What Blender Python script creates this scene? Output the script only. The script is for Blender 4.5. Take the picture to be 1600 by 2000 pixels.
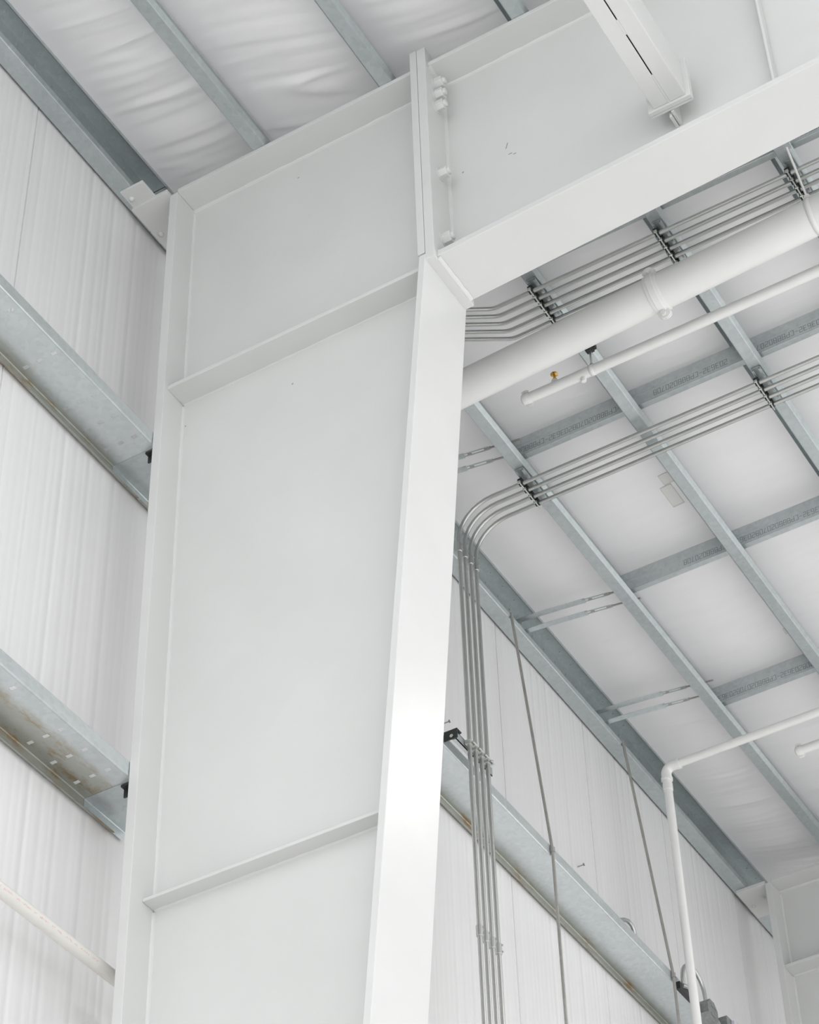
import bpy, math, random
from mathutils import Vector, Matrix, noise

# ------------------------------------------------------------------ clear
for o in list(bpy.data.objects):
    bpy.data.objects.remove(o, do_unlink=True)
scene = bpy.context.scene
COL = scene.collection
random.seed(4)

# ------------------------------------------------------------------ camera
F_PX = 4636.6                      # focal length in pixels of the 1600x2000 frame
cam_d = bpy.data.cameras.new('camera')
cam = bpy.data.objects.new('camera', cam_d)
COL.objects.link(cam)
cam_d.sensor_fit = 'VERTICAL'
cam_d.sensor_height = 36.0
cam_d.sensor_width = 28.8
cam_d.lens = 36.0 * F_PX / 2000.0
cam_d.clip_start = 0.05
cam_d.clip_end = 300
RIGHT = Vector((0.51257493, -0.85829045, -0.02458565))
DOWN = Vector((0.58243913, 0.36858865, -0.72450471))
FWD = Vector((0.63089746, 0.3570433, 0.68883124))
m = Matrix.Identity(4)
for i in range(3):
    m[i][0] = RIGHT[i]
    m[i][1] = -DOWN[i]
    m[i][2] = -FWD[i]
m[0][3], m[1][3], m[2][3] = -5.04, -3.828, 1.6
cam.matrix_world = m
scene.camera = cam

# ------------------------------------------------------------------ world, lamps, exposure
w = bpy.data.worlds.new('world')
scene.world = w
w.use_nodes = True
bg = w.node_tree.nodes['Background']
bg.inputs[0].default_value = (0.97, 0.985, 1.0, 1)
bg.inputs[1].default_value = 1.78

def high_bay(x, y, z, power, size=0.7):
    ld = bpy.data.lights.new('high_bay_lamp', 'AREA')
    ld.shape = 'DISK'
    ld.size = size
    ld.energy = power
    ld.spread = math.radians(125)
    ld.color = (1.0, 0.985, 0.96)
    lo = bpy.data.objects.new('high_bay_lamp', ld)
    COL.objects.link(lo)
    lo.location = (x, y, z)
    return lo
# beam lamps deeper in the hall light the floor; two small bare lamps hang near the wall bay
for (lx, ly, power, beam) in ((-2.9, -8.0, 235, 125), (8.8, -3.6, 110, 125), (8.8, -8.0, 125, 125),
                              (2.8, -3.0, 13, 178), (-2.9, -3.2, 12, 178)):
    high_bay(lx, ly, 8.2, power).data.spread = math.radians(beam)

scene.view_settings.view_transform = 'Standard'
scene.view_settings.look = 'None'
scene.view_settings.gamma = 1.0
scene.view_settings.use_curve_mapping = False
scene.view_settings.exposure = 0.05

# ------------------------------------------------------------------ materials
def new_mat(name):
    mt = bpy.data.materials.new(name)
    mt.use_nodes = True
    nt = mt.node_tree
    return mt, nt, nt.nodes['Principled BSDF']

def noise_node(nt, scale, detail=3.0, stretch=(1, 1, 1), rough=0.55):
    tc = nt.nodes.new('ShaderNodeTexCoord')
    mp = nt.nodes.new('ShaderNodeMapping')
    mp.inputs['Scale'].default_value = stretch
    nz = nt.nodes.new('ShaderNodeTexNoise')
    nz.inputs['Scale'].default_value = scale
    nz.inputs['Detail'].default_value = detail
    nz.inputs['Roughness'].default_value = rough
    nt.links.new(tc.outputs['Object'], mp.inputs[0])
    nt.links.new(mp.outputs[0], nz.inputs['Vector'])
    return nz

def ramp(nt, src, stops):
    r = nt.nodes.new('ShaderNodeValToRGB')
    el = r.color_ramp.elements
    while len(el) < len(stops):
        el.new(0.5)
    for e, (p, c) in zip(el, stops):
        e.position = p
        e.color = (*c, 1) if len(c) == 3 else c
    nt.links.new(src, r.inputs[0])
    return r

def bump(nt, bsdf, src, strength, dist=0.002):
    b = nt.nodes.new('ShaderNodeBump')
    b.inputs['Strength'].default_value = strength
    b.inputs['Distance'].default_value = dist
    nt.links.new(src, b.inputs['Height'])
    nt.links.new(b.outputs[0], bsdf.inputs['Normal'])

def paint(name, ca, cb, rough=0.4, scale=4.0, bstr=0.08, bscale=180, spec=0.5, stretch=(1, 1, 1)):
    mt, nt, b = new_mat(name)
    nz = noise_node(nt, scale, 4, stretch)
    r = ramp(nt, nz.outputs[0], [(0.3, ca), (0.7, cb)])
    nt.links.new(r.outputs[0], b.inputs['Base Color'])
    b.inputs['Roughness'].default_value = rough
    b.inputs['Specular IOR Level'].default_value = spec
    if bstr:
        n2 = noise_node(nt, bscale, 2)
        bump(nt, b, n2.outputs[0], bstr, 0.001)
    return mt

def galv(name, ca, cb, metallic=0.8, rough=(0.34, 0.5), spangle=55):
    mt, nt, b = new_mat(name)
    tc = nt.nodes.new('ShaderNodeTexCoord')
    vo = nt.nodes.new('ShaderNodeTexVoronoi')
    vo.inputs['Scale'].default_value = spangle
    nt.links.new(tc.outputs['Object'], vo.inputs['Vector'])
    nz = noise_node(nt, 5, 4, (0.4, 1, 1))
    mx = nt.nodes.new('ShaderNodeMix')
    mx.data_type = 'RGBA'
    mx.inputs[0].default_value = 0.25
    nt.links.new(nz.outputs[1], mx.inputs[6])
    nt.links.new(vo.outputs['Color'], mx.inputs[7])
    bw = nt.nodes.new('ShaderNodeRGBToBW')
    nt.links.new(mx.outputs[2], bw.inputs[0])
    r = ramp(nt, bw.outputs[0], [(0.3, ca), (0.7, cb)])
    nt.links.new(r.outputs[0], b.inputs['Base Color'])
    mr = nt.nodes.new('ShaderNodeMapRange')
    mr.inputs[3].default_value, mr.inputs[4].default_value = rough
    nt.links.new(bw.outputs[0], mr.inputs[0])
    nt.links.new(mr.outputs[0], b.inputs['Roughness'])
    b.inputs['Metallic'].default_value = metallic
    return mt, nt, b, r

M = {}
M['white'] = paint('white_steel_paint', (0.655, 0.66, 0.65), (0.685, 0.69, 0.68), 0.30, 3.0, 0.05, 220)
M['wall'] = paint('white_wall_sheet', (0.77, 0.765, 0.765), (0.805, 0.80, 0.80), 0.34, 2.0, 0.0, stretch=(6, 1, 0.15))
M['vinyl'] = paint('white_vinyl_facing', (0.925, 0.915, 0.925), (0.955, 0.945, 0.955), 0.5, 6.0, 0.15, 90, stretch=(3, .6, 1))
M['tape'] = paint('white_facing_tape', (0.79, 0.78, 0.76), (0.82, 0.81, 0.79), 0.45, 6.0, 0.05, 90)
M['pipe'] = paint('white_pipe_paint', (0.85, 0.85, 0.835), (0.89, 0.89, 0.875), 0.34, 5.0, 0.06, 150)
M['pvc'] = paint('ivory_plastic', (0.74, 0.72, 0.68), (0.78, 0.76, 0.72), 0.35, 5.0, 0.0)
M['concrete'] = paint('white_epoxy_floor', (0.76, 0.755, 0.745), (0.81, 0.805, 0.795), 0.35, 1.5, 0.1, 30)
M['roof'] = paint('roof_sheet', (0.6, 0.6, 0.6), (0.65, 0.65, 0.65), 0.5)
M['galv'] = galv('galvanized_steel', (0.48, 0.525, 0.53), (0.61, 0.65, 0.655))[0]
M['conduit'] = galv('electrical_conduit', (0.50, 0.51, 0.495), (0.57, 0.58, 0.565), 0.85, (0.27, 0.33), 250)[0]
M['zinc'] = galv('zinc_hardware', (0.55, 0.58, 0.55), (0.7, 0.72, 0.68), 0.85, (0.3, 0.45), 60)[0]
M['rod'] = galv('dull_steel_rod', (0.36, 0.35, 0.33), (0.46, 0.45, 0.43), 0.6, (0.45, 0.6), 40)[0]
M['black'] = paint('black_clamp', (0.018, 0.02, 0.02), (0.03, 0.032, 0.032), 0.45, 20, 0.0)
M['gap'] = paint('painted_hole_shade', (0.02, 0.02, 0.022), (0.03, 0.03, 0.03), 0.8, 20, 0.0)
M['scuff'] = paint('dark_scuff', (0.22, 0.22, 0.21), (0.42, 0.42, 0.41), 0.6, 200, 0.0)
M['ink'] = paint('grey_stencil_ink', (0.15, 0.17, 0.175), (0.24, 0.26, 0.265), 0.6, 90, 0.0)
M['red'] = paint('faded_red_print', (0.75, 0.35, 0.38), (0.80, 0.55, 0.56), 0.5, 150, 0.0)
M['box'] = galv('cast_grey_box', (0.20, 0.215, 0.215), (0.34, 0.35, 0.345), 0.5, (0.4, 0.55), 90)[0]
M['lens'] = paint('pale_grey_housing', (0.55, 0.55, 0.60), (0.62, 0.62, 0.67), 0.25, 20, 0.0)
mt, nt, b = new_mat('brass')
n_ = noise_node(nt, 40)
r_ = ramp(nt, n_.outputs[0], [(0.3, (0.55, 0.33, 0.08)), (0.7, (0.85, 0.58, 0.2))])
nt.links.new(r_.outputs[0], b.inputs['Base Color'])
b.inputs['Metallic'].default_value = 1.0
b.inputs['Roughness'].default_value = 0.22
M['brass'] = mt

def rusty(name, amount, axis_lo, axis_hi):
    """galvanized steel with rust blooms that lie in a strip of the web (object Y)."""
    mt, nt, b, base = galv(name, (0.60, 0.64, 0.645), (0.74, 0.78, 0.785))
    n1 = noise_node(nt, 9, 8, (0.55, 1.6, 1), 0.7)
    rr = ramp(nt, n1.outputs[0], [(amount, (0, 0, 0)), (amount + 0.10, (1, 1, 1))])
    tc = nt.nodes.new('ShaderNodeTexCoord')
    sp = nt.nodes.new('ShaderNodeSeparateXYZ')
    nt.links.new(tc.outputs['Object'], sp.inputs[0])
    a = nt.nodes.new('ShaderNodeMapRange')
    a.interpolation_type = 'SMOOTHSTEP'
    a.inputs[1].default_value, a.inputs[2].default_value = axis_lo, axis_hi
    nt.links.new(sp.outputs[1], a.inputs[0])
    mu = nt.nodes.new('ShaderNodeMath')
    mu.operation = 'MULTIPLY'
    nt.links.new(rr.outputs[0], mu.inputs[0])
    nt.links.new(a.outputs[0], mu.inputs[1])
    # olive film plus orange blooms
    mx0 = nt.nodes.new('ShaderNodeMix'); mx0.data_type = 'RGBA'
    mx0.inputs[7].default_value = (0.36, 0.35, 0.28, 1)
    film = nt.nodes.new('ShaderNodeMath'); film.operation = 'MULTIPLY'
    film.inputs[1].default_value = 0.6 if amount < 0.6 else 0.1
    nt.links.new(a.outputs[0], film.inputs[0])
    nt.links.new(film.outputs[0], mx0.inputs[0])
    nt.links.new(base.outputs[0], mx0.inputs[6])
    mx = nt.nodes.new('ShaderNodeMix'); mx.data_type = 'RGBA'
    mx.inputs[7].default_value = (0.36, 0.23, 0.10, 1)
    sc = nt.nodes.new('ShaderNodeMath'); sc.operation = 'MULTIPLY'; sc.inputs[1].default_value = 0.75
    nt.links.new(mu.outputs[0], sc.inputs[0])
    nt.links.new(sc.outputs[0], mx.inputs[0])
    nt.links.new(mx0.outputs[2], mx.inputs[6])
    nt.links.new(mx.outputs[2], b.inputs['Base Color'])
    return mt
M['girt_rust'] = rusty('stained_galvanized_steel', 0.50, 0.085, 0.15)
M['girt'] = rusty('lightly_stained_galvanized_steel', 0.54, 0.205, 0.228)

# ------------------------------------------------------------------ mesh helpers
class MB:
    def __init__(s):
        s.v, s.f = [], []
    def hexa(s, p):
        """8 corners: bottom ring 0-3, top ring 4-7"""
        n = len(s.v)
        s.v += [tuple(q) for q in p]
        s.f += [(n, n+3, n+2, n+1), (n+4, n+5, n+6, n+7), (n, n+1, n+5, n+4),
                (n+1, n+2, n+6, n+5), (n+2, n+3, n+7, n+6), (n+3, n, n+4, n+7)]
        return s
    def box(s, x0, x1, y0, y1, z0, z1):
        return s.hexa([(x0, y0, z0), (x1, y0, z0), (x1, y1, z0), (x0, y1, z0),
                       (x0, y0, z1), (x1, y0, z1), (x1, y1, z1), (x0, y1, z1)])
    def prism_x(s, poly, x0, x1):
        """poly of (y, z), counter-clockwise seen from +x"""
        n = len(s.v); k = len(poly)
        s.v += [(x0, y, z) for y, z in poly] + [(x1, y, z) for y, z in poly]
        s.f.append(tuple(n + i for i in reversed(range(k))))
        s.f.append(tuple(n + k + i for i in range(k)))
        for i in range(k):
            j = (i + 1) % k
            s.f.append((n+i, n+j, n+k+j, n+k+i))
        return s
    def ring_loft(s, rings, cap=True, closed=False):
        n = len(s.v); k = len(rings[0]); r = len(rings)
        for ring in rings:
            s.v += [tuple(p) for p in ring]
        for a in range(r if closed else r - 1):
            b_ = (a + 1) % r
            for i in range(k):
                j = (i + 1) % k
                s.f.append((n+a*k+i, n+a*k+j, n+b_*k+j, n+b_*k+i))
        if cap and not closed:
            s.f.append(tuple(n + i for i in reversed(range(k))))
            s.f.append(tuple(n + (r-1)*k + i for i in range(k)))
        return s
    def tube(s, pts, rad, seg=12, cap=True):
        """rad: number or one radius per point"""
        pts = [Vector(p) for p in pts]
        rads = [rad]*len(pts) if not isinstance(rad, (list, tuple)) else rad
        t0 = (pts[1] - pts[0]).normalized()
        up = Vector((0, 0, 1)) if abs(t0.z) < 0.9 else Vector((1, 0, 0))
        nrm = t0.cross(up).normalized()
        rings = []
        for i, p in enumerate(pts):
            if i == 0: t = (pts[1]-pts[0])
            elif i == len(pts)-1: t = (pts[-1]-pts[-2])
            else:
                t = (pts[i+1]-pts[i]).normalized() + (pts[i]-pts[i-1]).normalized()
                if t.length < 1e-6: t = pts[i+1]-pts[i-1]
            t = t.normalized()
            nrm = (nrm - t*nrm.dot(t)).normalized()
            bi = t.cross(nrm)
            rings.append([p + (nrm*math.cos(a) + bi*math.sin(a))*rads[i]
                          for a in [2*math.pi*q/seg for q in range(seg)]])
        return s.ring_loft(rings, cap)
    def sheet_x(s, prof, x0, x1, nx=1):
        """open profile of (y, z) extruded along x, single sided (use solid=)"""
        n = len(s.v); k = len(prof)
        for i in range(nx + 1):
            x = x0 + (x1-x0)*i/nx
            s.v += [(x, y, z) for y, z in prof]
        for i in range(nx):
            for j in range(k-1):
                a = n+i*k+j
                s.f.append((a, a+1, a+k+1, a+k))
        return s
    def build(s, name, mat, parent=None, loc=None, bevel=0, solid=0, smooth=False, sub_off=0, wn=False):
        me = bpy.data.meshes.new(name)
        me.from_pydata(s.v, [], s.f)
        me.materials.append(M[mat] if isinstance(mat, str) else mat)
        if smooth:
            me.polygons.foreach_set('use_smooth', [True]*len(me.polygons))
        me.update()
        o = bpy.data.objects.new(name, me)
        COL.objects.link(o)
        if smooth:
            try:
                me.set_sharp_from_angle(angle=math.radians(40))
            except Exception:
                pass
        if solid:
            md = o.modifiers.new('thickness', 'SOLIDIFY')
            md.thickness = solid; md.offset = sub_off
        if bevel:
            md = o.modifiers.new('bevel', 'BEVEL')
            md.width = bevel; md.segments = 2; md.limit_method = 'ANGLE'
        if wn:
            md = o.modifiers.new('weighted_normal', 'WEIGHTED_NORMAL')
            md.weight = 100; md.keep_sharp = True
        if parent is not None:
            o.parent = parent
        if loc is not None:
            o.location = loc
        return o

def thing(name, label, cat, loc=(0, 0, 0), group=None):
    o = bpy.data.objects.new(name, None)
    o.empty_display_size = 0.1
    COL.objects.link(o)
    o.location = loc
    return tag(o, label, cat, group)

def tag(o, label=None, cat=None, group=None, kind=None):
    if label: o['label'] = label
    if cat: o['category'] = cat
    if group: o['group'] = group
    if kind: o['kind'] = kind
    return o

def share(o, name, parent, loc=(0, 0, 0), rot=None):
    c = o.copy()
    c.name = name
    COL.objects.link(c)
    c.parent = parent
    c.location = loc
    if rot: c.rotation_euler = rot
    return c

def fillet(pts, rads, n=8):
    """round the inner corners of a polyline"""
    pts = [Vector(p) for p in pts]
    out = [pts[0]]
    for i in range(1, len(pts)-1):
        r = rads[i-1] if isinstance(rads, (list, tuple)) else rads
        a = (pts[i-1]-pts[i]).normalized(); c = (pts[i+1]-pts[i]).normalized()
        ang = a.angle(c)
        d = r / math.tan(ang/2)
        p0, p1 = pts[i]+a*d, pts[i]+c*d
        cen = pts[i] + (a+c).normalized()*(r/math.sin(ang/2))
        u, v = p0-cen, p1-cen
        th = u.angle(v)
        for k in range(n+1):
            t = k/n
            out.append(cen + (u*math.sin((1-t)*th) + v*math.sin(t*th))/math.sin(th))
    out.append(pts[-1])
    return out

def hexnut(r, h, seg=6):
    return [[(r*math.cos(math.pi*(2*i+1)/seg), z, r*math.sin(math.pi*(2*i+1)/seg)) for i in range(seg)] for z in (0, -h)]

# ------------------------------------------------------------------ levels of the place
X2 = 5.87            # second frame
XL, XR = -5.9, 11.8   # extent of wall and roof
ZP = 9.340           # purlin underside = top of the rafter flange
ZT = 9.545           # purlin top
Z_IN = 0.0905        # taper of the inner column flange
PUR = [-0.371 - 0.603*i for i in range(5)]       # web line of each purlin
def face_y(z): return -1.158 + Z_IN*(8.13 - z)
def raf_z(y): return 8.192 + 0.0485*(-1.2 - y)   # top face of the rafter's lower flange

# ------------------------------------------------------------------ floor
fl = MB().box(-30, 30, -45, 6, -0.2, 0).build('floor', 'concrete')
tag(fl, kind='structure')

# ------------------------------------------------------------------ wall of ribbed sheets
wall = MB().box(XL, XR, 0.275, 0.33, 0, 9.75).build('wall_back', 'wall')
tag(wall, kind='structure')
PW = 0.9315
WY = 0.2435
def panel_mesh():
    n = 24; pitch = PW/n
    prof = [(0.0, 0.020), (0.0015, 0.006), (0.004, 0.0)]
    rr = random.Random(11)
    for i in range(n):
        x = 0.004 + (PW-0.008)*i/n
        p = (PW-0.008)/n
        d = (0.00025, 0.00055, 0.00015, 0.00035)[i % 4]*rr.uniform(0.7, 1.4)
        c_ = x + p*rr.uniform(0.35, 0.65); g_ = p*rr.uniform(0.07, 0.20)
        prof += [(c_-g_-0.002, 0.0), (c_-g_, d), (c_+g_, d*rr.uniform(0.4, 1.0)), (c_+g_+0.002, 0.0)]
    prof += [(PW-0.004, 0.0), (PW-0.0015, 0.006), (PW-0.0005, 0.020)]
    b = MB()
    k = len(prof)
    for z in (0.0, 9.62):
        b.v += [(x, y, z) for x, y in prof]
    for i in range(k-1):
        b.f.append((i, i+1, k+i+1, k+i))
    return b
pm = None
x = -0.747 - 5*PW
while x < XR:
    if pm is None:
        pm = panel_mesh().build('wall_panel', 'wall', wall, (x, WY, 0), smooth=True)
    else:
        share(pm, 'wall_panel', wall, (x, WY, 0))
    x += PW

endw = MB().box(XR, XR+0.1, -14, 0.33, 0, 9.8).build('wall_right_unseen', 'wall')  # unseen end wall, added to lower the light from the far side
tag(endw, kind='structure')

# ------------------------------------------------------------------ ceiling: roof deck and sagging vinyl-faced insulation
deck = MB().box(XL, XR, -14, 0.33, 9.76, 9.82).build('ceiling', 'roof')
tag(deck, kind='structure')
def ins_z(x, y, y0, y1, z0, z1, seed):
    t = (y-y0)/(y1-y0)
    dx = min(abs(x), abs(x-X2))
    amp = 0.20 + 1.0*math.exp(-(dx/0.85)**2)
    edge = max(0.0, math.sin(math.pi*t))
    z = z0 + (z1-z0)*t - 0.018*edge
    sk = 0.26*noise.noise((x*0.9, y*0.7, seed*3.1)) + 0.10
    u = x + sk*(y-y0) + 0.03*math.sin(3*y+seed)
    wv = noise.noise((u*8.0, y*0.9, seed*7.7))*0.50
    wv += (abs(noise.noise((u*17.0, y*1.0, seed*5.3)))*2-0.5)*0.26
    wv += noise.noise((u*34.0, y*1.6, seed*4.3))*0.10
    r = noise.noise((u*6.0, y*0.6, seed*2.3+9))
    wv -= math.exp(-(r/0.05)**2)*0.5*max(0.0, noise.noise((u*1.7, y*1.1, seed))*2+0.4)
    z += 0.024*amp*wv*(0.10+0.90*edge)
    z += 0.010*noise.noise((x*0.8, y*1.5, seed*1.9))*edge
    return z
def insulation(y0, y1, z0, z1, seed, fine=True):
    """y0 is the wall-side edge"""
    xa, xb = (-1.9, 7.0) if fine else (XL, XR)
    nx = int((xb-xa)/0.010) if fine else 60
    ny = 16 if fine else 4
    b = MB()
    for i in range(nx+1):
        x = xa + (xb-xa)*i/nx
        for j in range(ny+1):
            y = y0 + (y1-y0)*j/ny
            b.v.append((x, y, ins_z(x, y, y0, y1, z0, z1, seed) if fine else z0))
    for i in range(nx):
        for j in range(ny):
            a = i*(ny+1)+j
            b.f.append((a, a+ny+1, a+ny+2, a+1))
    return b
insulation(0.160, PUR[0], 9.6025, ZT+0.012, 1).build('insulation_strip', 'vinyl', deck, smooth=True)
for i in range(3):
    insulation(PUR[i], PUR[i+1], ZT+0.012, ZT+0.012, 2+i).build('insulation_strip', 'vinyl', deck, smooth=True)
insulation(PUR[3], -14, ZT+0.012, ZT+0.012, 9, False).build('insulation_strip', 'vinyl', deck, smooth=True)
# plain runs to both sides of the field of view
for xa, xb in ((XL, -1.9), (7.0, XR)):
    MB().box(xa, xb, PUR[3], 0.215, ZT+0.012, ZT+0.02).build('insulation_strip', 'vinyl', deck)
# repair tapes stuck on the facing of the second strip
for (tx, ty, wx, wy) in ((2.74, -0.815, 0.155, 0.060), (2.66, -0.845, 0.075, 0.055), (4.02, -0.885, 0.05, 0.05)):
    b = MB(); n = 12
    for i in range(n+1):
        for j in range(n+1):
            x_, y_ = tx+wx*i/n, ty-wy*j/n
            b.v.append((x_, y_, ins_z(x_, y_, PUR[0], PUR[1], ZT+0.012, ZT+0.012, 2)-0.0022))
    b.f = [(i*(n+1)+j, (i+1)*(n+1)+j, (i+1)*(n+1)+j+1, i*(n+1)+j+1) for i in range(n) for j in range(n)]
    b.build('facing_tape', 'tape', deck, solid=0.0006, smooth=True)

# ------------------------------------------------------------------ steel frames
HW = 0.126; HI = 0.150; HP = 0.145
def plate(name, mat, parent, *a):
    return MB().box(*a).build(name, mat, parent, bevel=0.002)

def weld(parent, a, b, n1, n2, r=0.006):
    """fillet bead between two plates: triangle section along a-b with legs n1, n2"""
    a, b, n1, n2 = Vector(a), Vector(b), Vector(n1)*r, Vector(n2)*r
    d = (b-a)
    k = max(2, int(d.length/0.03))
    rings = []
    rr = random.Random(int(d.length*1e4))
    for i in range(k+1):
        p = a + d*i/k
        s = rr.uniform(0.8, 1.2)
        rings.append([p, p+n1*s, p+(n1+n2)*0.62*s, p+n2*s])
    MB().ring_loft(rings).build('weld', 'white', parent, smooth=False)

def column(x0, label, stiff, bracket_dx=0.0, tab=True):
    t = thing('steel_column', label, 'column', (x0, 0, 0), 'tapered steel columns')
    plate('outer_flange', 'white', t, -HW, HW, 0.0, 0.037, 0, 9.318)
    yb = face_y(0)+0.026
    MB().prism_x([(0, 0), (0, 9.318), (-1.127, 9.318), (-1.127, 8.16), (face_y(8.16)+0.026, 8.16), (yb, 0)],
                 0.0, 0.012).build('web', 'white', t)
    zt = 8.175
    f = MB()
    f.hexa([(-HI, face_y(0), 0), (HI, face_y(0), 0), (HI, face_y(0)+0.026, 0), (-HI, face_y(0)+0.026, 0),
            (-HI, face_y(zt), zt), (HI, face_y(zt), zt), (HI, face_y(zt)+0.026, zt), (-HI, face_y(zt)+0.026, zt)])
    f.build('inner_flange', 'white', t, bevel=0.002)
    plate('cap_plate', 'white', t, -HW, HW, -1.127, 0.0, 9.318, 9.338)
    plate('end_plate', 'white', t, -HP, HP, -1.1575, -1.127, 8.19, 9.425)
    for (z, wd, th) in stiff:
        yi = face_y(z)+0.026 if z < 8.19 else -1.127
        plate('stiffener', 'white', t, -wd, 0.0, yi, 0.0, z, z+th)
        plate('stiffener', 'white', t, 0.012, wd, yi, 0.0, z, z+th)
        weld(t, (0, -0.005, z), (0, yi+0.005, z), (-1, 0, 0), (0, 0, -1))
    weld(t, (0, 0, 9.318), (0, -1.127, 9.318), (-1, 0, 0), (0, 0, -1), 0.009)
    zs = [0.05] + sorted(s[0] for s in stiff) + [9.31]
    for a, b in zip(zs[:-1], zs[1:]):
        weld(t, (0, 0, a+0.02), (0, 0, b-0.01), (-1, 0, 0), (0, -1, 0), 0.008)
    # bracket that carries the eave strut
    br = MB().prism_x([(0.037, 9.316), (0.216, 9.316), (0.216, 9.338), (0.037, 9.338)], -0.149+bracket_dx, 0.149+bracket_dx)
    br = br.build('eave_bracket', 'white', t, bevel=0.0015)
    if tab: plate('bracket_tab', 'white', t, -0.242+bracket_dx, -0.147+bracket_dx, 0.095, 0.208, 9.3265, 9.3385)
    for (bx, by) in ((-0.19, 0.185), (0.02, 0.185), (0.10, 0.09), (-0.03, 0.10)):
        if bx < -0.15 and not tab: continue
        b = MB()
        rings = [[(bx+bracket_dx+rad*math.cos(q*math.pi/5), by+rad*math.sin(q*math.pi/5), z) for q in range(10)]
                 for rad, z in ((0.013, 9.327 if bx < -.15 else 9.316), (0.011, 9.309 if bx > -.15 else 9.32), (0.005, 9.305 if bx > -.15 else 9.316))]
        b.ring_loft([list(reversed(r)) for r in rings]).build('bolt_head', 'white', t, smooth=True)
    return t

col1 = column(0.0, 'large white tapered steel column filling the centre of the photo', [(8.157, 0.106, 0.018), (5.862, 0.062, 0.012)])
col2 = column(X2, 'white steel column at the lower right corner, far down the wall', [(8.76, 0.106, 0.018), (5.862, 0.062, 0.012)], 0.023, False)

def rafter(x0, label, full=True):
    t = thing('steel_rafter', label, 'rafter', (x0, -1.16, 8.155), 'steel rafters')
    oy, oz = 1.16, -8.155
    def P(name, x0_, x1_, y0, y1, z0, z1):
        return MB().box(x0_, x1_, y0+oy, y1+oy, z0+oz, z1+oz).build(name, 'white', t, bevel=0.002)
    YE = -9.0
    P('end_plate', -HP, HP, -1.197, -1.159, 8.152, 9.42)
    P('top_flange', -HW, HW, YE, -1.197, 9.318, 9.338)
    MB().prism_x([(-1.197+oy, 9.318+oz), (YE+oy, 9.318+oz), (YE+oy, raf_z(YE)+oz), (-1.197+oy, raf_z(-1.197)+oz)], 0.0, 0.012).build('web', 'white', t)
    f = MB(); a, b = raf_z(-1.197), raf_z(YE); th = 0.028
    f.hexa([(-HW, YE+oy, b-th+oz), (HW, YE+oy, b-th+oz), (HW, -1.197+oy, a-th+oz), (-HW, -1.197+oy, a-th+oz),
            (-HW, YE+oy, b+oz), (HW, YE+oy, b+oz), (HW, -1.197+oy, a+oz), (-HW, -1.197+oy, a+oz)])
    f.build('bottom_flange', 'white', t, bevel=0.002)
    def W(a, b, n1, n2, r=0.008):
        weld(t, (a[0], a[1]+oy, a[2]+oz), (b[0], b[1]+oy, b[2]+oz), n1, n2, r)
    W((0, -1.197, 9.318), (0, -4.0, 9.318), (-1, 0, 0), (0, 0, -1), 0.009)
    W((0, -1.197, 9.31), (0, -1.197, 8.20), (-1, 0, 0), (0, -1, 0), 0.009)
    W((-0.12, -1.197, 8.163), (0.12, -1.197, 8.163), (0, -1, 0), (0, 0, -1), 0.011)
    W((-0.12, -1.197, raf_z(-1.2)), (0.0, -1.197, raf_z(-1.2)), (0, -1, 0), (0, 0, 1), 0.012)
    W((-0.12, -1.197, 9.318), (0.0, -1.197, 9.318), (0, -1, 0), (0, 0, -1), 0.010)
    # vertical stiffener on the web
    P('stiffener', -0.045, 0.0, -2.522, -2.512, raf_z(-2.51), 9.318)
    # connection tab for the strut
    if full:
        P('strut_tab', -0.072, 0.0, -2.150, -2.138, 8.415, 8.60)
        P('strut_tab', -0.060, 0.0, -2.1365, -2.1255, 8.405, 8.60)
    # bolts through the two end plates
    nutm = boltm = None
    for bx in (-0.070, 0.070):
        for bz in (9.255, 9.183, 9.108, 8.690, 8.308):
            lc = (bx, -1.197+oy, bz+oz)
            if nutm is None:
                nm = MB()
                rg = hexnut(0.0245, 0.034)
                nm.ring_loft([rg[0], rg[1], [(x_*0.9, -0.036, z_*0.9) for x_, y_, z_ in rg[1]]])
                nutm = nm.build('bolt', 'white', t, lc, bevel=0.0015)
                wm = MB()
                wm.ring_loft([[(0.029*math.cos(q*math.pi/8), y_, 0.029*math.sin(q*math.pi/8)) for q in range(16)] for y_ in (0, -0.004)])
                wash = wm.build('washer', 'white', nutm)
                sm = MB()
                sm.ring_loft([[(r_*math.cos(q*math.pi/7), y_, r_*math.sin(q*math.pi/7)) for q in range(14)] for r_, y_ in ((0.0145, -0.03), (0.0145, -0.044), (0.011, -0.047))])
                stud = sm.build('bolt_end', 'white', nutm, smooth=True)
            else:
                nb = share(nutm, 'bolt', t, lc, (0, random.uniform(0, 1), 0))
                share(wash, 'washer', nb); share(stud, 'bolt_end', nb)
    return t
raf1 = rafter(0.0, 'white bolted steel rafter rising to the upper right from the central column')

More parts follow.
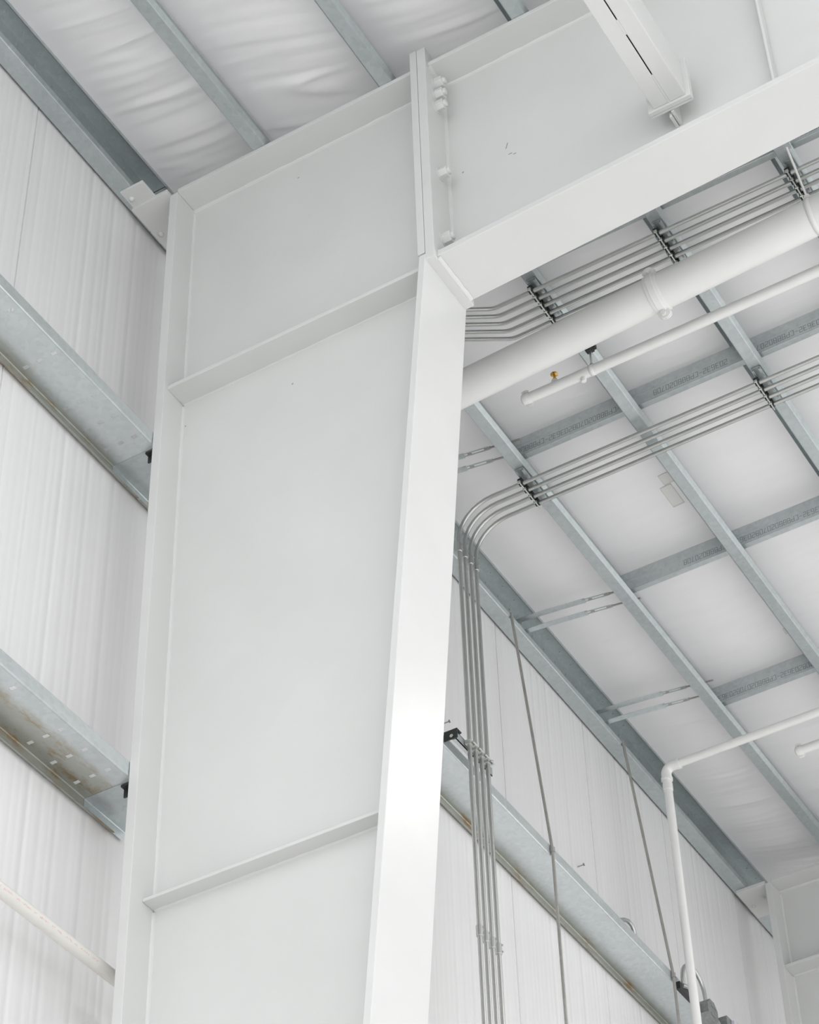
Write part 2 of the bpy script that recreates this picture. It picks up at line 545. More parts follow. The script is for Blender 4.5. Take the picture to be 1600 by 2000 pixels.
# small scuffs in the paint of the webs: (y, z, dy, dz)
for par, oy, oz, marks in ((col1, 0, 0, ((-0.508, 9.203, 0.008, 0.004), (-0.493, 7.997, 0.007, 0.006), (-0.012, 8.036, 0.005, 0.005))),
                           (raf1, 1.16, -8.155, ((-1.255, 8.735, 0.007, 0.007), (-1.445, 8.755, 0.004, 0.030), (-1.475, 8.700, 0.012, 0.004), (-1.455, 8.712, 0.016, 0.004)))):
    for (y, z, dy, dz) in marks:
        MB().hexa([(-0.0008, y+oy, z+oz), (0.0, y+oy, z+oz), (0.0, y-dy+oy, z+oz), (-0.0008, y-dy+oy, z+oz),
                   (-0.0008, y+oy-dz*0.3, z+dz+oz), (0.0, y+oy-dz*0.3, z+dz+oz), (0.0, y-dy+oy-dz*0.3, z+dz+oz), (-0.0008, y-dy+oy-dz*0.3, z+dz+oz)]).build('paint_scuff', 'scuff', par)

# ------------------------------------------------------------------ box strut meeting the rafter web
st = thing('box_strut', 'white box strut with a slotted seam below, running into the rafter web at top right', 'strut', (-0.080, -2.147, 8.43))
# two channels toe to toe with stitch welds
ys0, ys1, ym = 0.060, -0.066, -0.002
xs = 0.0; xe = -5.6
def chan(sgn):
    b = MB()
    ya = ym + sgn*0.002; yb_ = ys0 if sgn > 0 else ys1
    b.box(xe, xs-0.022, min(ya, yb_), max(ya, yb_), 0, 0.006)
    b.box(xe, xs-0.022, min(ya, yb_), max(ya, yb_), 0.194, 0.20)
    b.box(xe, xs-0.022, (yb_-0.006 if sgn > 0 else yb_), (yb_ if sgn > 0 else yb_+0.006), 0.006, 0.194)
    return b
chan(1).build('channel', 'white', st, bevel=0.004)
chan(-1).build('channel', 'white', st, bevel=0.004)
for (xa, xb) in ((-0.16, -0.022), (-0.43, -0.36), (-0.80, -0.73), (-1.15, -1.08), (-1.5, -1.43)):
    MB().box(xa, xb, ym-0.003, ym+0.003, -0.0008, 0.006).build('stitch_weld', 'white', st)
MB().box(xs-0.022, xs-0.004, -0.083, 0.083, -0.010, 0.210).build('end_plate', 'white', st, bevel=0.0015)
MB().box(xs-0.003, xs+0.006, -0.083, 0.083, -0.010, 0.21).build('bearing_plate', 'white', st, bevel=0.001)

# ------------------------------------------------------------------ eave strut (one per bay)
def eave(x0, x1, label):
    t = thing('eave_strut', label, 'eave strut', ((x0+x1)/2, 0.19, ZP), 'galvanized eave struts')
    cx = (x0+x1)/2
    b = MB()
    pr = [(0.1480, 9.3600), (0.1550, 9.3445), (0.1575, 9.3415), (0.1615, 9.3400), (0.231, 9.3400), (0.2330, 9.342), (0.2330, 9.470), (0.2312, 9.474),
          (0.2330, 9.478), (0.2330, 9.598), (0.231, 9.600), (0.160, 9.600), (0.157, 9.598), (0.157, 9.580)]
    b.sheet_x([(y-0.19, z-ZP) for y, z in pr], x0-cx, x1-cx)
    b.build('channel', 'galv', t, solid=0.0025, smooth=True, wn=True)
    s = MB(); s2 = MB()
    x = x0+0.2
    while x < x1-0.1:
        for (y, z) in ((0.2310, 9.545), ):
            s.box(x-cx-0.004, x-cx+0.004, y-0.19-0.004, y-0.19, z-ZP-0.004, z-ZP+0.004)
        s.box(x-cx-0.004, x-cx+0.004, 0.195-0.19, 0.203-0.19, 9.594-ZP, 9.599-ZP)
        s2.box(x-cx+0.05-0.004, x-cx+0.05+0.004, 0.2275-0.19, 0.2316-0.19, 9.43-ZP, 9.438-ZP)
        x += 0.122
    tag(s.build('screws', 'zinc', t), kind='stuff')
    tag(s2.build('dark_screws', 'black', t), kind='stuff')
    return t
eave(XL, 0.0, 'galvanized eave strut running to the upper left corner above the wall')
eave(0.004, X2+0.9, 'galvanized eave strut in the right bay above the wall and conduits')

# ------------------------------------------------------------------ girts
def girt(x0, x1, z, label, mat, holes, lap=False):
    t = thing('wall_girt', label, 'girt', ((x0+x1)/2, 0.04, z), 'galvanized wall girts')
    cx = (x0+x1)/2
    Y0, Y1 = 0.0455, 0.2300
    # web with real slots: a grid with cells left open
    rows = sorted(set([Y0, Y1] + [v for h in holes for v in (h[1]-0.0115, h[1]+0.0115)]))
    cols = sorted(set([x0, x1] + [v for h in holes for v in (h[0]-0.0075, h[0]+0.0075)]))
    b = MB()
    nr = len(rows)
    for xx in cols:
        b.v += [(xx-cx, yy, 0) for yy in rows]
    def is_hole(xm, yy):
        return any(abs(xm-h[0]) < 0.0076 and abs(yy-h[1]) < 0.0116 for h in holes)
    for i in range(len(cols)-1):
        for j in range(nr-1):
            if is_hole((cols[i]+cols[i+1])/2, (rows[j]+rows[j+1])/2):
                continue
            a = i*nr+j
            b.f.append((a, a+nr, a+nr+1, a+1))
    wb = b.build('web', mat, t, (0, -0.04, 0), solid=0.002)
    fi = MB().sheet_x([(0.0585, 0.066), (0.0435, 0.0590), (0.0412, 0.0570), (0.0400, 0.054), (0.0400, 0.0065), (0.0407, 0.0035), (0.0425, 0.0012), (0.0455, 0.0002)], x0-cx, x1-cx)
    fi.build('inner_flange', mat, t, (0, -0.04, 0), solid=0.002, smooth=True, wn=True)
    fo = MB().sheet_x([(0.2300, 0.0), (0.2330, -0.0012), (0.2350, -0.004), (0.2350, -0.040), (0.2325, -0.0435), (0.2190, -0.050)], x0-cx, x1-cx)
    fo.build('outer_flange', mat, t, (0, -0.04, 0), solid=0.002, smooth=True, wn=True)
    if lap:
        lp = MB().sheet_x([(0.0435, -0.0022), (0.2300, -0.0022), (0.2325, -0.006), (0.2325, -0.042)], -0.105-cx, 0.12-cx)
        lp.build('lap_splice', 'galv', t, (0, -0.04, 0), solid=0.0015)
        cl = MB().box(-0.10-cx, 0.10-cx, 0.0425, 0.088, -0.011, -0.004).box(-0.082-cx, -0.076-cx, 0.0425, 0.088, -0.042, -0.011)
        cl.build('clip_angle', 'black', t, (0, -0.04, 0))
        bl = MB().tube([(-0.060-cx, 0.070, -0.03), (-0.060-cx, 0.070, -0.011)], 0.010, 6)
        bl.build('clip_bolt', 'zinc', t, (0, -0.04, 0))
    return t
HX = [-0.188, -0.313, -0.436]
h2 = [(x, y) for x in HX+[-0.678] for y in (0.075, 0.137, 0.199)] + [(-0.924, 0.078), (-1.17, .137)]
h3 = [(x, y) for x in HX for y in (0.078, 0.139, 0.201)] + [(-0.684, 0.08), (-0.005, 0.2), (-0.9, .08)]
girt(XL, 0.05, 7.872, 'galvanized wall girt at left, level with the knee of the central column', 'girt', h2, True)
girt(XL, 0.05, 6.332, 'rust-stained galvanized wall girt at lower left beside the central column', 'girt_rust', h3, True)
girt(0.06, X2+0.9, 7.872, 'galvanized wall girt running to the bottom right behind the vertical conduits', 'girt', [])

# ------------------------------------------------------------------ purlins
ORD = ['first', 'second', 'third', 'fourth', 'fifth']
def purlin(i):
    y = PUR[i]
    t = thing('roof_purlin', 'galvanized Z purlin, %s from the wall' % ORD[i], 'purlin', (0, y, ZP), 'galvanized roof purlins')
    pr = [(-0.0715, 0.0175), (-0.0585, 0.0030), (-0.0565, 0.0008), (-0.054, 0.0), (-0.005, 0.0), (-0.0015, 0.0015), (0.0, 0.005),
          (0.0, 0.200), (0.0015, 0.2035), (0.005, 0.205), (0.054, 0.205), (0.0570, 0.2035), (0.070, 0.188)]
    MB().sheet_x(pr, XL, X2+0.9).build('z_section', 'galv', t, solid=0.0025, smooth=True, wn=True)
    h = MB()
    for xx in (-0.13, -0.23, -0.33, -0.48, -0.53, -0.58, 5.1, 5.2, 5.32, 4.7, 4.78):
        h.box(xx-0.006, xx+0.006, -0.003, -0.0014, 0.15, 0.166)
    tag(h.build('bolt_holes', 'gap', t), kind='stuff')  # dark patches on the uncut web; shade of the holes is in their colour
    return t
purlins = [purlin(i) for i in range(4)]

# ------------------------------------------------------------------ stencilled bridging channels between the purlins
GL = {  # strokes on a 4 x 6 grid
 '0': [(0,0,4,0),(4,0,4,6),(4,6,0,6),(0,6,0,0)],
 '2': [(0,6,4,6),(4,6,4,3.2),(4,3.2,0,2.8),(0,2.8,0,0),(0,0,4,0)],
 '3': [(0,6,4,6),(4,6,4,0),(4,0,0,0),(1,3,4,3)],
 '6': [(4,6,0,6),(0,6,0,0),(0,0,4,0),(4,0,4,3.2),(4,3.2,0,3.2)],
 '7': [(0,6,4,6),(4,6,1.5,0)],
 '8': [(0,0,4,0),(4,0,4,6),(4,6,0,6),(0,6,0,0),(0,3.1,4,3.1)],
 'B': [(0,0,3.5,0),(3.5,0,4,1),(4,1,4,2.5),(4,2.5,3.5,3.1),(3.5,3.1,4,3.8),(4,3.8,4,5.2),(4,5.2,3.5,6),(3.5,6,0,6),(0,6,0,0),(0,3.1,3.5,3.1)],
 'C': [(4,6,0,6),(0,6,0,0),(0,0,4,0)],
 'P': [(0,0,0,6),(0,6,4,6),(4,6,4,3),(4,3,0,3)],
 '-': [(0.3,3,3.7,3)]}
S = '203632-CP8B8020708'
PITCH = 0.0209
def lettering(ya, yb, zc, anchor_idx, anchor_y, single):
    """upside-down stencil on the face x = 0 looking towards -x; reading runs towards +y"""
    b = MB()
    h = 0.030; wd = 0.0135; sw = 0.0012
    lo, hi = min(ya, yb)+0.012, max(ya, yb)-0.012
    k0 = -60
    for k in range(k0, 61):
        idx = anchor_idx + k
        if single and not (0 <= idx < len(S)):
            continue
        ch = S[idx % len(S)]
        y = anchor_y + k*PITCH
        if y < lo or y + wd > hi:
            continue
        for (x0, y0, x1, y1) in GL[ch]:
            p = Vector((y + x0/4*wd, zc + h/2 - y0/6*h)); q = Vector((y + x1/4*wd, zc + h/2 - y1/6*h))
            d = (q-p); L = d.length; d.normalize(); nn = Vector((-d.y, d.x))*sw
            p -= d*sw; q += d*sw
            c = [p-nn, q-nn, q+nn, p+nn]
            b.hexa([(-0.0004, c[3].x, c[3].y), (-0.0004, c[2].x, c[2].y), (-0.0004, c[1].x, c[1].y), (-0.0004, c[0].x, c[0].y),
                    (-0.0012, c[3].x, c[3].y), (-0.0012, c[2].x, c[2].y), (-0.0012, c[1].x, c[1].y), (-0.0012, c[0].x, c[0].y)])
    return b
BX = [1.043, 2.042, 3.155, 4.208]
XW = ['behind the upper conduits', 'above the lower conduits', 'in the row below the lower conduits', 'nearest the far column']
BN = ['first to second purlin', 'second to third purlin', 'third to fourth purlin', 'beyond fourth purlin']
def bridging(li, bi, anchor, single=False):
    x = BX[li]
    y0 = PUR[bi]-0.004
    y1 = PUR[bi+1]+0.004
    ymid = (y0+y1)/2
    t = thing('bridging_channel', 'stencilled bridging channel %s, %s' % (XW[li], BN[bi]), 'bridging', (x, ymid, 9.385), 'bridging channels between purlins')
    pr = [(0.030, 0.108), (0.028, 0.115), (0.003, 0.1175), (0.0, 0.1145), (0.0, 0.074), (0.0022, 0.070), (0.0022, 0.064), (0.0, 0.060), (0.0, 0.003), (0.003, 0.0), (0.028, -0.0015), (0.031, 0.002)]
    b = MB()
    k = len(pr)
    for yy in (y1-ymid, y0-ymid):
        b.v += [(px, yy, pz) for px, pz in pr]
    b.f += [(i, i+1, k+i+1, k+i) for i in range(k-1)]
    b.build('channel', 'galv', t, solid=0.002, smooth=True, wn=True)
    # clip angles with bolts at both ends
    for s, ye in ((1, y0), (-1, y1)):
        MB().box(-0.003, 0.028, min(ye-ymid, ye-ymid-s*0.003), max(ye-ymid, ye-ymid-s*0.003), 0.0, 0.11).build('end_clip', 'galv', t)
    lt = lettering(y1-ymid, y0-ymid, 0.034, anchor[0], anchor[1]-ymid, single)
    if lt.v:
        tag(lt.build('stencil_lettering', 'ink', t), label='grey stencilled part number')
    return t
bridging(0, 1, (4, -1.20))
bridging(0, 2, (9, -1.86))
bridging(0, 3, (12, -2.45)) if len(PUR) > 4 else None
bridging(1, 0, (6, -0.571))
bridging(1, 1, (0, -1.489), True)
bridging(1, 2, (3, -1.9))
bridging(2, 0, (17, -0.744), True)
bridging(2, 1, (6, -1.362))
bridging(3, 0, (0, -0.892))

# ------------------------------------------------------------------ strap braces from the eave strut to the first purlin
def strap(x, z, which, row):
    t = thing('strap_brace', '%s of two eave strap braces to the first purlin, %s' % (which, row), 'brace', (x, 0.15, z), 'strap braces at the eave')
    x0, x1 = -0.01, 0.065
    def p(f, dz=0.0):   # f 0 at the eave, 1 at the purlin
        return Vector((x0+(x1-x0)*f**1.3, 0.06-0.58*f, dz))
    rings = []
    for i in range(9):
        f = 0.66*i/8
        a = math.radians(15 + 40*f)
        wv = Vector((math.cos(a), 0, -math.sin(a)))*0.0125
        nv = Vector((math.sin(a), 0, math.cos(a)))*0.002
        c = p(f)
        rings.append([c-wv-nv, c+wv-nv, c+wv+nv, c-wv+nv])
    MB().ring_loft(rings).build('strap', 'galv', t)
    for s in (-1, 1):
        lk = MB(); lk.tube([p(0.64)+Vector((s*0.008, 0, 0)), p(0.70)+Vector((s*0.0085, 0, 0)), p(0.86)+Vector((s*0.0085, 0, 0)), p(0.88)+Vector((s*0.004, 0, 0))], 0.0032, 6)
        lk.build('link_bar', 'galv', t)
    MB().tube([p(0.69), p(0.72)], 0.007, 8).build('link_nut', 'rod', t)
    MB().tube([p(0.845), p(0.885)], 0.007, 8).build('link_nut', 'rod', t)
    MB().tube([p(0.83), p(1.13)], 0.0048, 8).build('threaded_rod', 'rod', t)
    return t
for x, row in ((1.925, 'just right of the central column'), (3.140, 'beside the first sag rod'), (4.012, 'beside the second sag rod')):
    strap(x, 9.452, 'upper', row)
    strap(x+0.016, 9.382, 'lower', row)

# ------------------------------------------------------------------ conduits
def clamp_meshes(r):
    """saddle hanging from a strut: local origin on the conduit axis, axis along y"""
    b = MB()
    rings = []
    for yy in (-0.010, 0.010):
        rings.append([((r+0.003)*math.cos(a), yy, (r+0.003)*math.sin(a)) for a in [math.pi*2*q/14 for q in range(14)]])
    b.ring_loft(rings)
    b.box(-r-0.006, r+0.006, -0.010, 0.010, r-0.002, r+0.012)
    b.box(-r-0.008, -r-0.003, -0.010, 0.012, -0.008, r+0.01)
    s = MB().tube([(-r-0.018, 0.0, -r-0.002), (r+0.014, 0.0, -r-0.002)], 0.0032, 6)
    s.box(-r-0.020, -r-0.013, -0.007, 0.007, -r-0.008, -r+0.004)
    return b, s

def conduit(name, label, pts, rads, r, mat, group, clamps=(), couplings=(), zaxis=(), cache={}):
    base = Vector(pts[-1])
    t = thing(name, label, 'conduit', base, group)
    path = [p-base for p in fillet(pts, rads)]
    MB().tube(path, r, 12).build('tube', mat, t, smooth=True)
    key = round(r, 4)
    if key not in cache:
        cache[key] = clamp_meshes(r)
    for c in clamps:
        cb, cs = cache[key]
        nb = MB(); nb.v, nb.f = cb.v, cb.f
        k2 = ('o', key)
        if k2 not in cache:
            o1 = nb.build('clamp', 'black', t, Vector(c)-base)
            o2 = MB(); o2.v, o2.f = cs.v, cs.f
            o2 = o2.build('clamp_screw', 'zinc', o1)
            cache[k2] = (o1, o2)
        else:
            o1 = share(cache[k2][0], 'clamp', t, Vector(c)-base)
            share(cache[k2][1], 'clamp_screw', o1)
    for c, d in couplings:
        c = Vector(c)-base; d = Vector(d).normalized()
        q = MB().tube([c-d*0.026, c-d*0.024, c+d*0.024, c+d*0.026], [r+0.0025, r+0.0045, r+0.0045, r+0.0025], 12)
        q.tube([c+d*0.016, c+d*0.016+Vector((0.004, -r-0.009, 0))], 0.004, 6)
        q.tube([c-d*0.016, c-d*0.016+Vector((0.004, -r-0.009, 0))], 0.004, 6)
        q.build('coupling', 'conduit', t)
    for c in zaxis:
        c = Vector(c)-base
        q = MB()
        q.box(c.x-r-0.007, c.x+r+0.003, c.y-r-0.003, c.y+r+0.004, c.z-0.011, c.z+0.011)
        q.box(c.x+r+0.001, c.x+r+0.009, c.y-r-0.010, c.y+r-0.002, c.z-0.011, c.z+0.011)
        o1 = q.build('clamp', 'zinc', t)
        MB().tube([(c.x-r*0.2, c.y-r-0.008, c.z), (c.x+r+0.020, c.y-r-0.008, c.z)], 0.0045, 6).build('clamp_screw', 'zinc', o1)
    return t
NTH = ['first', 'second', 'third', 'fourth', 'fifth']
ZU = 9.292
XU = [1.106+0.0495*i for i in range(5)]
for i, x in enumerate(XU):
    conduit('ceiling_conduit', 'thin steel conduit beside the rafter, %s of five from the rafter' % NTH[i],
            [(x, -8, ZU), (x, -0.800+0.003*i, ZU), (x-0.175, -0.50, ZU+0.0), (x-0.175, -0.07, ZU), (x-0.175, -0.07, 5.0)],
            [0.10, 0.08, 0.06], 0.0095, 'conduit', 'upper row of ceiling conduits',
            [(x, PUR[1]-0.015, ZU), (x, PUR[2]-0.015, ZU), (x, PUR[3]-0.015, ZU)])
ZLc = 9.290
XLc = [2.118+0.0525*i for i in range(4)]
YLv = -0.035
for i, x in enumerate(XLc):
    conduit('wall_conduit', 'steel conduit bending from ceiling down the wall, %s of four from left' % NTH[i],
            [(x, -8, ZLc), (x, YLv, ZLc), (x, YLv, 4.5)], 0.19, 0.0099, 'conduit', 'lower row of bent conduits',
            [(x, PUR[0]-0.01, ZLc), (x, PUR[2]-0.01, ZLc)], [((x, YLv, 6.955), (0, 0, 1)), ((x, YLv, 9.055), (0, 0, 1))], [(x, YLv, 7.91)])

def strut_rail(loc, length, label, axis='x', group='strut rails under purlins', mat='galv'):
    t = thing('strut_rail', label, 'strut rail', loc, group)
    b = MB()
    h = length/2
    b.box(-h, h, -0.0205, -0.018, 0, 0.022).box(-h, h, 0.018, 0.0205, 0, 0.022).box(-h, h, -0.0205, 0.0205, 0.0195, 0.022)
    b.box(-h, h, -0.018, -0.011, 0, 0.0025).box(-h, h, 0.011, 0.018, 0, 0.0025)
    b.build('channel', mat, t)
    return t
for k, nm in ((1, 'second'), (2, 'third'), (3, 'fourth')):
    strut_rail((1.205, PUR[k]-0.030, ZU+0.0225), 0.26, 'short strut rail holding the five thin conduits under the %s purlin' % nm)
for k, nm in ((0, 'first'), (2, 'third')):
    strut_rail((2.20, PUR[k]-0.030, ZLc+0.0245), 0.27, 'short strut rail holding the four bent conduits under the %s purlin' % nm)
# bracket on the girt for the vertical conduits
t = thing('conduit_bracket', 'black slotted bracket on the right girt holding the four vertical conduits', 'bracket', (2.19, -0.005, 7.91))
MB().box(-0.155, 0.16, -0.012, -0.008, -0.021, 0.021).box(-0.155, 0.16, -0.012, 0.008, 0.018, 0.021).box(-0.155, 0.16, -0.012, 0.008, -0.021, -0.018).build('channel', 'galv', t)
MB().box(-0.165, -0.125, -0.022, 0.043, 0.022, 0.028).box(-0.165, -0.160, -0.022, 0.043, -0.022, 0.022).build('end_cap', 'black', t)
MB().tube([(-0.168, 0.006, -0.006), (-0.158, 0.006, -0.006)], 0.009, 6).build('bolt_head', 'zinc', t)

# ------------------------------------------------------------------ sprinkler pipes
def pz(y): return 9.005 + 0.0525*(-0.57 - y)
PXM = 1.205; RM = 0.0795
mp_ = thing('sprinkler_main', 'large white sprinkler main pipe running below the rafter', 'pipe', (PXM, -1.4, pz(-1.4)))
def lm(y, dx=0, dz=0): return Vector((dx, y+1.4, pz(y)-pz(-1.4)+dz))
MB().tube([lm(0.15), lm(-8.5)], RM, 48).build('pipe', 'pipe', mp_, smooth=True)
def coupling(parent, c, d, R, wd, mat='pipe', boltang=(math.radians(118), math.radians(298)), name='coupling', PADR=1.24):
    """grooved coupling: two half rings with bolt pads"""
    c = Vector(c); d = Vector(d).normalized()
    q = MB()
    q.tube([c-d*wd, c-d*wd*0.95, c-d*wd*0.5, c-d*wd*0.45, c+d*wd*0.45, c+d*wd*0.5, c+d*wd*0.95, c+d*wd],
           [R*1.0, R*1.07, R*1.09, R*1.14, R*1.14, R*1.09, R*1.07, R*1.0], 40)
    o = q.build(name, mat, parent, smooth=True)
    ux = Vector((1, 0, 0)); uz = d.cross(ux).normalized()
    if uz.z < 0: uz = -uz
    for a in boltang:
        e = ux*math.cos(a)+uz*math.sin(a)
        tn = ux*-math.sin(a)+uz*math.cos(a)
        pc = c+e*(R*PADR)
        b = MB()
        for s in (-1, 1):
            rings = []
            for off in (0.0015, R*0.17):
                rings.append([pc+tn*s*off + (d*math.cos(g)*wd*0.95 + e*math.sin(g)*R*0.26) for g in [2*math.pi*k/12 for k in range(12)]])
            b.ring_loft(rings)
        b.build('bolt_pad', mat, o)
        MB().tube([pc-tn*R*0.38, pc-tn*R*0.26], R*0.16, 6).tube([pc+tn*R*0.18, pc+tn*R*0.33], R*0.15, 6).tube([pc-tn*R*0.4, pc+tn*R*0.42], R*0.085, 8).build('coupling_bolt', mat, o)
    return o
dm = Vector((0, -1, 0.0525)).normalized()
coupling(mp_, lm(-1.515), dm, RM, 0.030)
# hanger at the fourth purlin
hg = thing('pipe_hanger', 'white band hanger carrying the large sprinkler main at the right edge', 'hanger', (PXM, -2.235, pz(-2.235)))
q = MB()
rings = []
for yy in (-0.0125, 0.0125):
    rings.append([((RM+0.0035)*math.cos(a), yy, (RM+0.0035)*math.sin(a)) for a in [math.pi*2*k/40 for k in range(40)]])
q.ring_loft(rings, cap=False)
q.build('band', 'pipe', hg, solid=0.003, smooth=True, sub_off=1)
rz = ZP - pz(-2.235)
MB().tube([(-0.205, 0.0, rz-0.002), (-0.045, 0, RM*0.85)], 0.0048, 10).build('rod', 'pipe', hg)
MB().box(-0.235, -0.185, -0.016, 0.016, rz-0.012, rz-0.001).build('beam_clamp', 'galv', hg)
MB().box(-0.058, -0.030, -0.011, 0.011, RM*0.80, RM*1.05).build('rod_nut', 'pipe', hg, bevel=0.002)

RB = 0.0243
ZB = 9.200
def branch(x, y_end, label, sprinklers=(), nubs=(), slope_x=0.0):
    t = thing('sprinkler_branch', label, 'pipe', (x, y_end, ZB), 'white sprinkler branch pipes')
    MB().tube([(0, 0, 0), (0, -8, 0)], RB, 20).build('pipe', 'pipe', t, smooth=True)
    # capped grooved end
    coupling(t, (0, 0.012, 0), (0, 1, 0), RB, 0.018, boltang=(math.radians(122), math.radians(302)), name='end_coupling', PADR=1.36)
    MB().tube([(0, 0.0, 0), (0, 0.03, 0), (0, 0.036, 0)], [RB, RB, RB*0.7], 20).build('end_cap', 'pipe', t, smooth=True)
    for y in sprinklers:
        dy = y-y_end
        s = MB().tube([(0, dy, 0.0), (0, dy, RB+0.012)], 0.0155, 14)
        o = s.build('sprinkler_outlet', 'pipe', t, smooth=True)
        h = MB().tube([(0, dy, RB+0.010), (0, dy, RB+0.024)], 0.0105, 6)
        for a in (0, math.pi):
            cx_, cy_ = 0.010*math.cos(a+0.7), 0.010*math.sin(a+0.7)
            h.tube([(cx_*0.6, dy+cy_*0.6, RB+0.022), (cx_*1.2, dy+cy_*1.2, RB+0.034), (cx_*0.9, dy+cy_*0.9, RB+0.046), (0, dy, RB+0.052)], 0.003, 6)
        h.tube([(0, dy, RB+0.024), (0, dy, RB+0.05)], 0.003, 6)
        h.tube([(0, dy, RB+0.050), (0, dy, RB+0.0525), (0, dy, RB+0.056)], [0.006, 0.0175, 0.0165], 12)
        h.build('sprinkler_head', 'brass', o)
    for y in nubs:
        dy = y-y_end
        MB().tube([(0, dy, 0), (0.004, dy+0.004, -RB-0.014), (0.004, dy+0.004, -RB-0.018)], [0.014, 0.013, 0.010], 10).build('drain_nub', 'pipe', t, smooth=True)
    return t
branch(1.575, -0.715, 'white sprinkler branch pipe with a brass sprinkler, capped end below the first purlin', (-0.845,), (-0.985,))
branch(4.570, -0.700, 'capped white sprinkler branch pipe at the right edge, beside the far bay', (-1.6,))
# hanger of the near branch under the second purlin
hg = thing('pipe_hanger', 'small hanger with black beam clamp holding the sprinkler branch under the second purlin', 'hanger', (1.575, PUR[1]-0.055, ZB))
MB().box(-0.020, 0.012, -0.018, 0.018, ZP-ZB-0.020, ZP-ZB-0.001).box(-0.028, -0.010, -0.013, 0.013, ZP-ZB-0.036, ZP-ZB-0.014).box(-0.012, 0.010, -0.030, -0.014, ZP-ZB-0.012, ZP-ZB+0.014).build('beam_clamp', 'black', hg, bevel=0.003)
MB().tube([(0, 0, RB), (0, 0, ZP-ZB-0.02)], 0.0055, 10).build('rod', 'zinc', hg)
MB().tube([(0, 0, RB-0.002), (0, 0, RB+0.012)], 0.010, 6).build('rod_nut', 'rod', hg)
q = MB()
q.ring_loft([[((RB+0.0018)*math.cos(a), yy, (RB+0.0018)*math.sin(a)) for a in [math.pi*2*k/24 for k in range(24)]] for yy in (-0.011, 0.011)], cap=False)
q.build('band', 'pipe', hg, solid=0.002, smooth=True, sub_off=1)

# drop pipe with elbow
XD, YD, ZD = 4.258, -0.052, 9.147
t = thing('drop_pipe', 'white pipe with an elbow, running across the ceiling then down the right wall', 'pipe', (XD, YD, ZD))
MB().tube([(0, -0.05, 0), (0, -8, 0)], 0.0225, 18).build('horizontal_run', 'pipe', t, smooth=True)
MB().tube([(0, 0, -0.05), (0, 0, -6)], 0.0225, 18).build('vertical_run', 'pipe', t, smooth=True)
e = fillet([(0, -0.075, 0), (0, 0, 0), (0, 0, -0.075)], 0.042, 10)
MB().tube(e, 0.0275, 18).build('elbow', 'pipe', t, smooth=True)
MB().tube([(0, -0.066, 0), (0, -0.082, 0)], 0.0305, 18).build('elbow_collar', 'pipe', t, smooth=True)
MB().tube([(0, 0, -0.066), (0, 0, -0.082)], 0.0305, 18).build('elbow_collar', 'pipe', t, smooth=True)
MB().tube([(0, 0, -0.105), (0, 0, -0.145)], 0.0262, 18).build('threaded_coupling', 'pipe', t, smooth=True)

# plastic pipe in the girt space at lower left
t = thing('plastic_pipe', 'ivory plastic pipe with faded red print at the lower left, close to the wall', 'pipe', (-1.0, 0.125, 5.652))
RP = 0.0225
MB().tube([(-4.5, 0, 0), (1.4, 0, 0)], RP, 28).build('pipe', 'pvc', t, smooth=True)
b = MB()
rr = random.Random(5)
x = 0.30
ang0 = math.radians(160)       # on the side that faces the room
while x < 0.85:
    for g in range(rr.choice((3, 4, 6, 8))):
        for st_ in range(rr.choice((2, 3))):
            a = ang0 + rr.uniform(-0.11, 0.11)
            L = rr.uniform(0.001, 0.003)
            hh = rr.uniform(0.03, 0.16)
            pts = []
            for (xx, aa) in ((x, a-hh/2), (x+L, a-hh/2), (x+L, a+hh/2), (x, a+hh/2)):
                pts.append((xx, math.cos(aa)*(RP+0.0004), -math.sin(aa)*(RP+0.0004)))
            n = len(b.v); b.v += pts; b.f.append((n, n+1, n+2, n+3))
        x += 0.0055
    x += rr.uniform(0.006, 0.02)
tag(b.build('printed_text', 'red', t), label='faded red printed line on the pipe')

# ------------------------------------------------------------------ sag rods in the right bay
def sag(x, dx, label):
    t = thing('sag_rod', label, 'rod', (x, 0.03, 7.9), 'sag rods from eave strut to girt')
    up = [Vector((dx, 0.118, 9.37-7.9)), Vector((0, 0.0, 0.0))]
    MB().tube(up, 0.0078, 8).build('upper_rod', 'rod', t, smooth=True)
    MB().tube([Vector((0, 0.0, 0.0)), Vector((-0.012, -0.004, -3.5))], 0.0078, 8).build('lower_rod', 'rod', t, smooth=True)
    MB().tube([Vector((0, 0, 0.012)), Vector((0, 0, -0.012))], 0.012, 6).build('joint_nut', 'rod', t)
    return t
sag(2.990, -0.012, 'thin steel sag rod slanting down the right wall, nearer the conduits')
sag(4.232, -0.035, 'thin steel sag rod slanting down the right wall beside the white drop pipe')

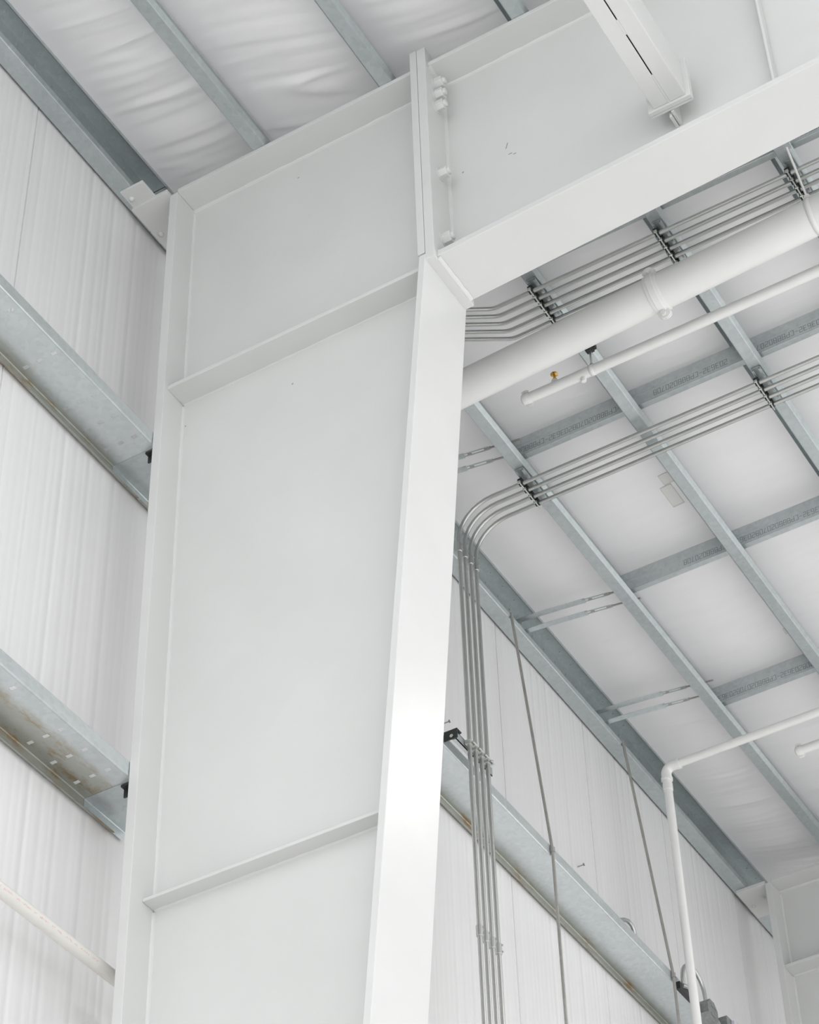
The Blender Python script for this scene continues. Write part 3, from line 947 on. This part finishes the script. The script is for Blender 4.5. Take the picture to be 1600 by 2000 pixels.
# ------------------------------------------------------------------ flexible cable loop and wall lamp on the right girt
t = thing('cable_loop', 'small grey flexible cable loop behind the right girt', 'cable', (3.87, 0.085, 7.93))
pts = [Vector(p) for p in [(-0.119, -0.0, 0.0251), (-0.0801, -0.0, 0.0615), (-0.0373, -0.0, 0.0885), (0.0095, 0.0, 0.106), (0.0472, -0.0, 0.1037), (0.0701, 0.0, 0.0813), (0.0739, 0.0, 0.0455), (0.088, -0.0, 0.0067)]]
MB().tube(pts, 0.0105, 10).build('cable', 'conduit', t, smooth=True)
MB().tube([pts[-1]+Vector((0, 0, 0)), pts[-1]+Vector((0.012, 0, -0.05))], 0.0125, 10).build('cable_connector', 'zinc', t)

t = thing('wall_lamp', 'grey junction box and lamp with a looped flexible conduit at the bottom right girt', 'wall lamp', (4.50, -0.02, 7.87))
pts = []
for k in range(19):
    a = math.radians(205 - 210*k/18)
    pts.append(Vector((-0.105+0.095*math.cos(a), 0.035-0.03*k/18, 0.055+0.10*math.sin(a))))
pts.append(pts[-1]+Vector((0.003, -0.002, -0.05)))
MB().tube(pts, 0.0105, 12).build('flexible_conduit', 'conduit', t, smooth=True)
MB().box(-0.235, -0.04, 0.035, 0.058, -0.028, 0.012).build('backing_bracket', 'black', t)
MB().tube([(-0.21, 0.035, 0.0), (-0.17, 0.03, 0.012)], 0.012, 8).build('conduit_connector', 'zinc', t)
oc = MB()
oc.ring_loft([[(0.01+0.062*math.cos(math.pi*(2*k+1)/8), yy, -0.052+0.066*math.sin(math.pi*(2*k+1)/8)) for k in range(8)] for yy in (0.055, -0.022)])
oc.build('junction_box', 'box', t, bevel=0.002)
MB().box(-0.01, 0.045, -0.0245, -0.021, -0.03, -0.012).box(-0.02, 0.02, -0.0245, -0.021, -0.085, -0.07).build('box_cover_ribs', 'box', t)
MB().tube([(0.075, -0.005, -0.065), (0.11, -0.005, -0.075)], 0.013, 8).build('knuckle', 'zinc', t)
MB().box(0.10, 0.20, -0.055, 0.05, -0.16, -0.035).build('lamp_body', 'box', t, bevel=0.006)
MB().box(0.145, 0.245, -0.075, -0.05, -0.165, -0.045).build('lamp_front', 'lens', t, bevel=0.006)

# loose wall screws
for (x, z, nm) in ((3.697, 8.304, 'single dark screw standing out of the right wall above the girt'), (2.392, 8.318, 'single dark screw in the wall beside the central column edge')):
    t = thing('wall_screw', nm, 'screw', (x, 0.2425, z))
    MB().tube([(0, 0, 0), (0.004, -0.03, 0.004)], 0.0028, 6).build('shank', 'rod', t)
    MB().tube([(0.004, -0.03, 0.004), (0.005, -0.036, 0.005)], 0.0075, 6).build('head', 'box', t)
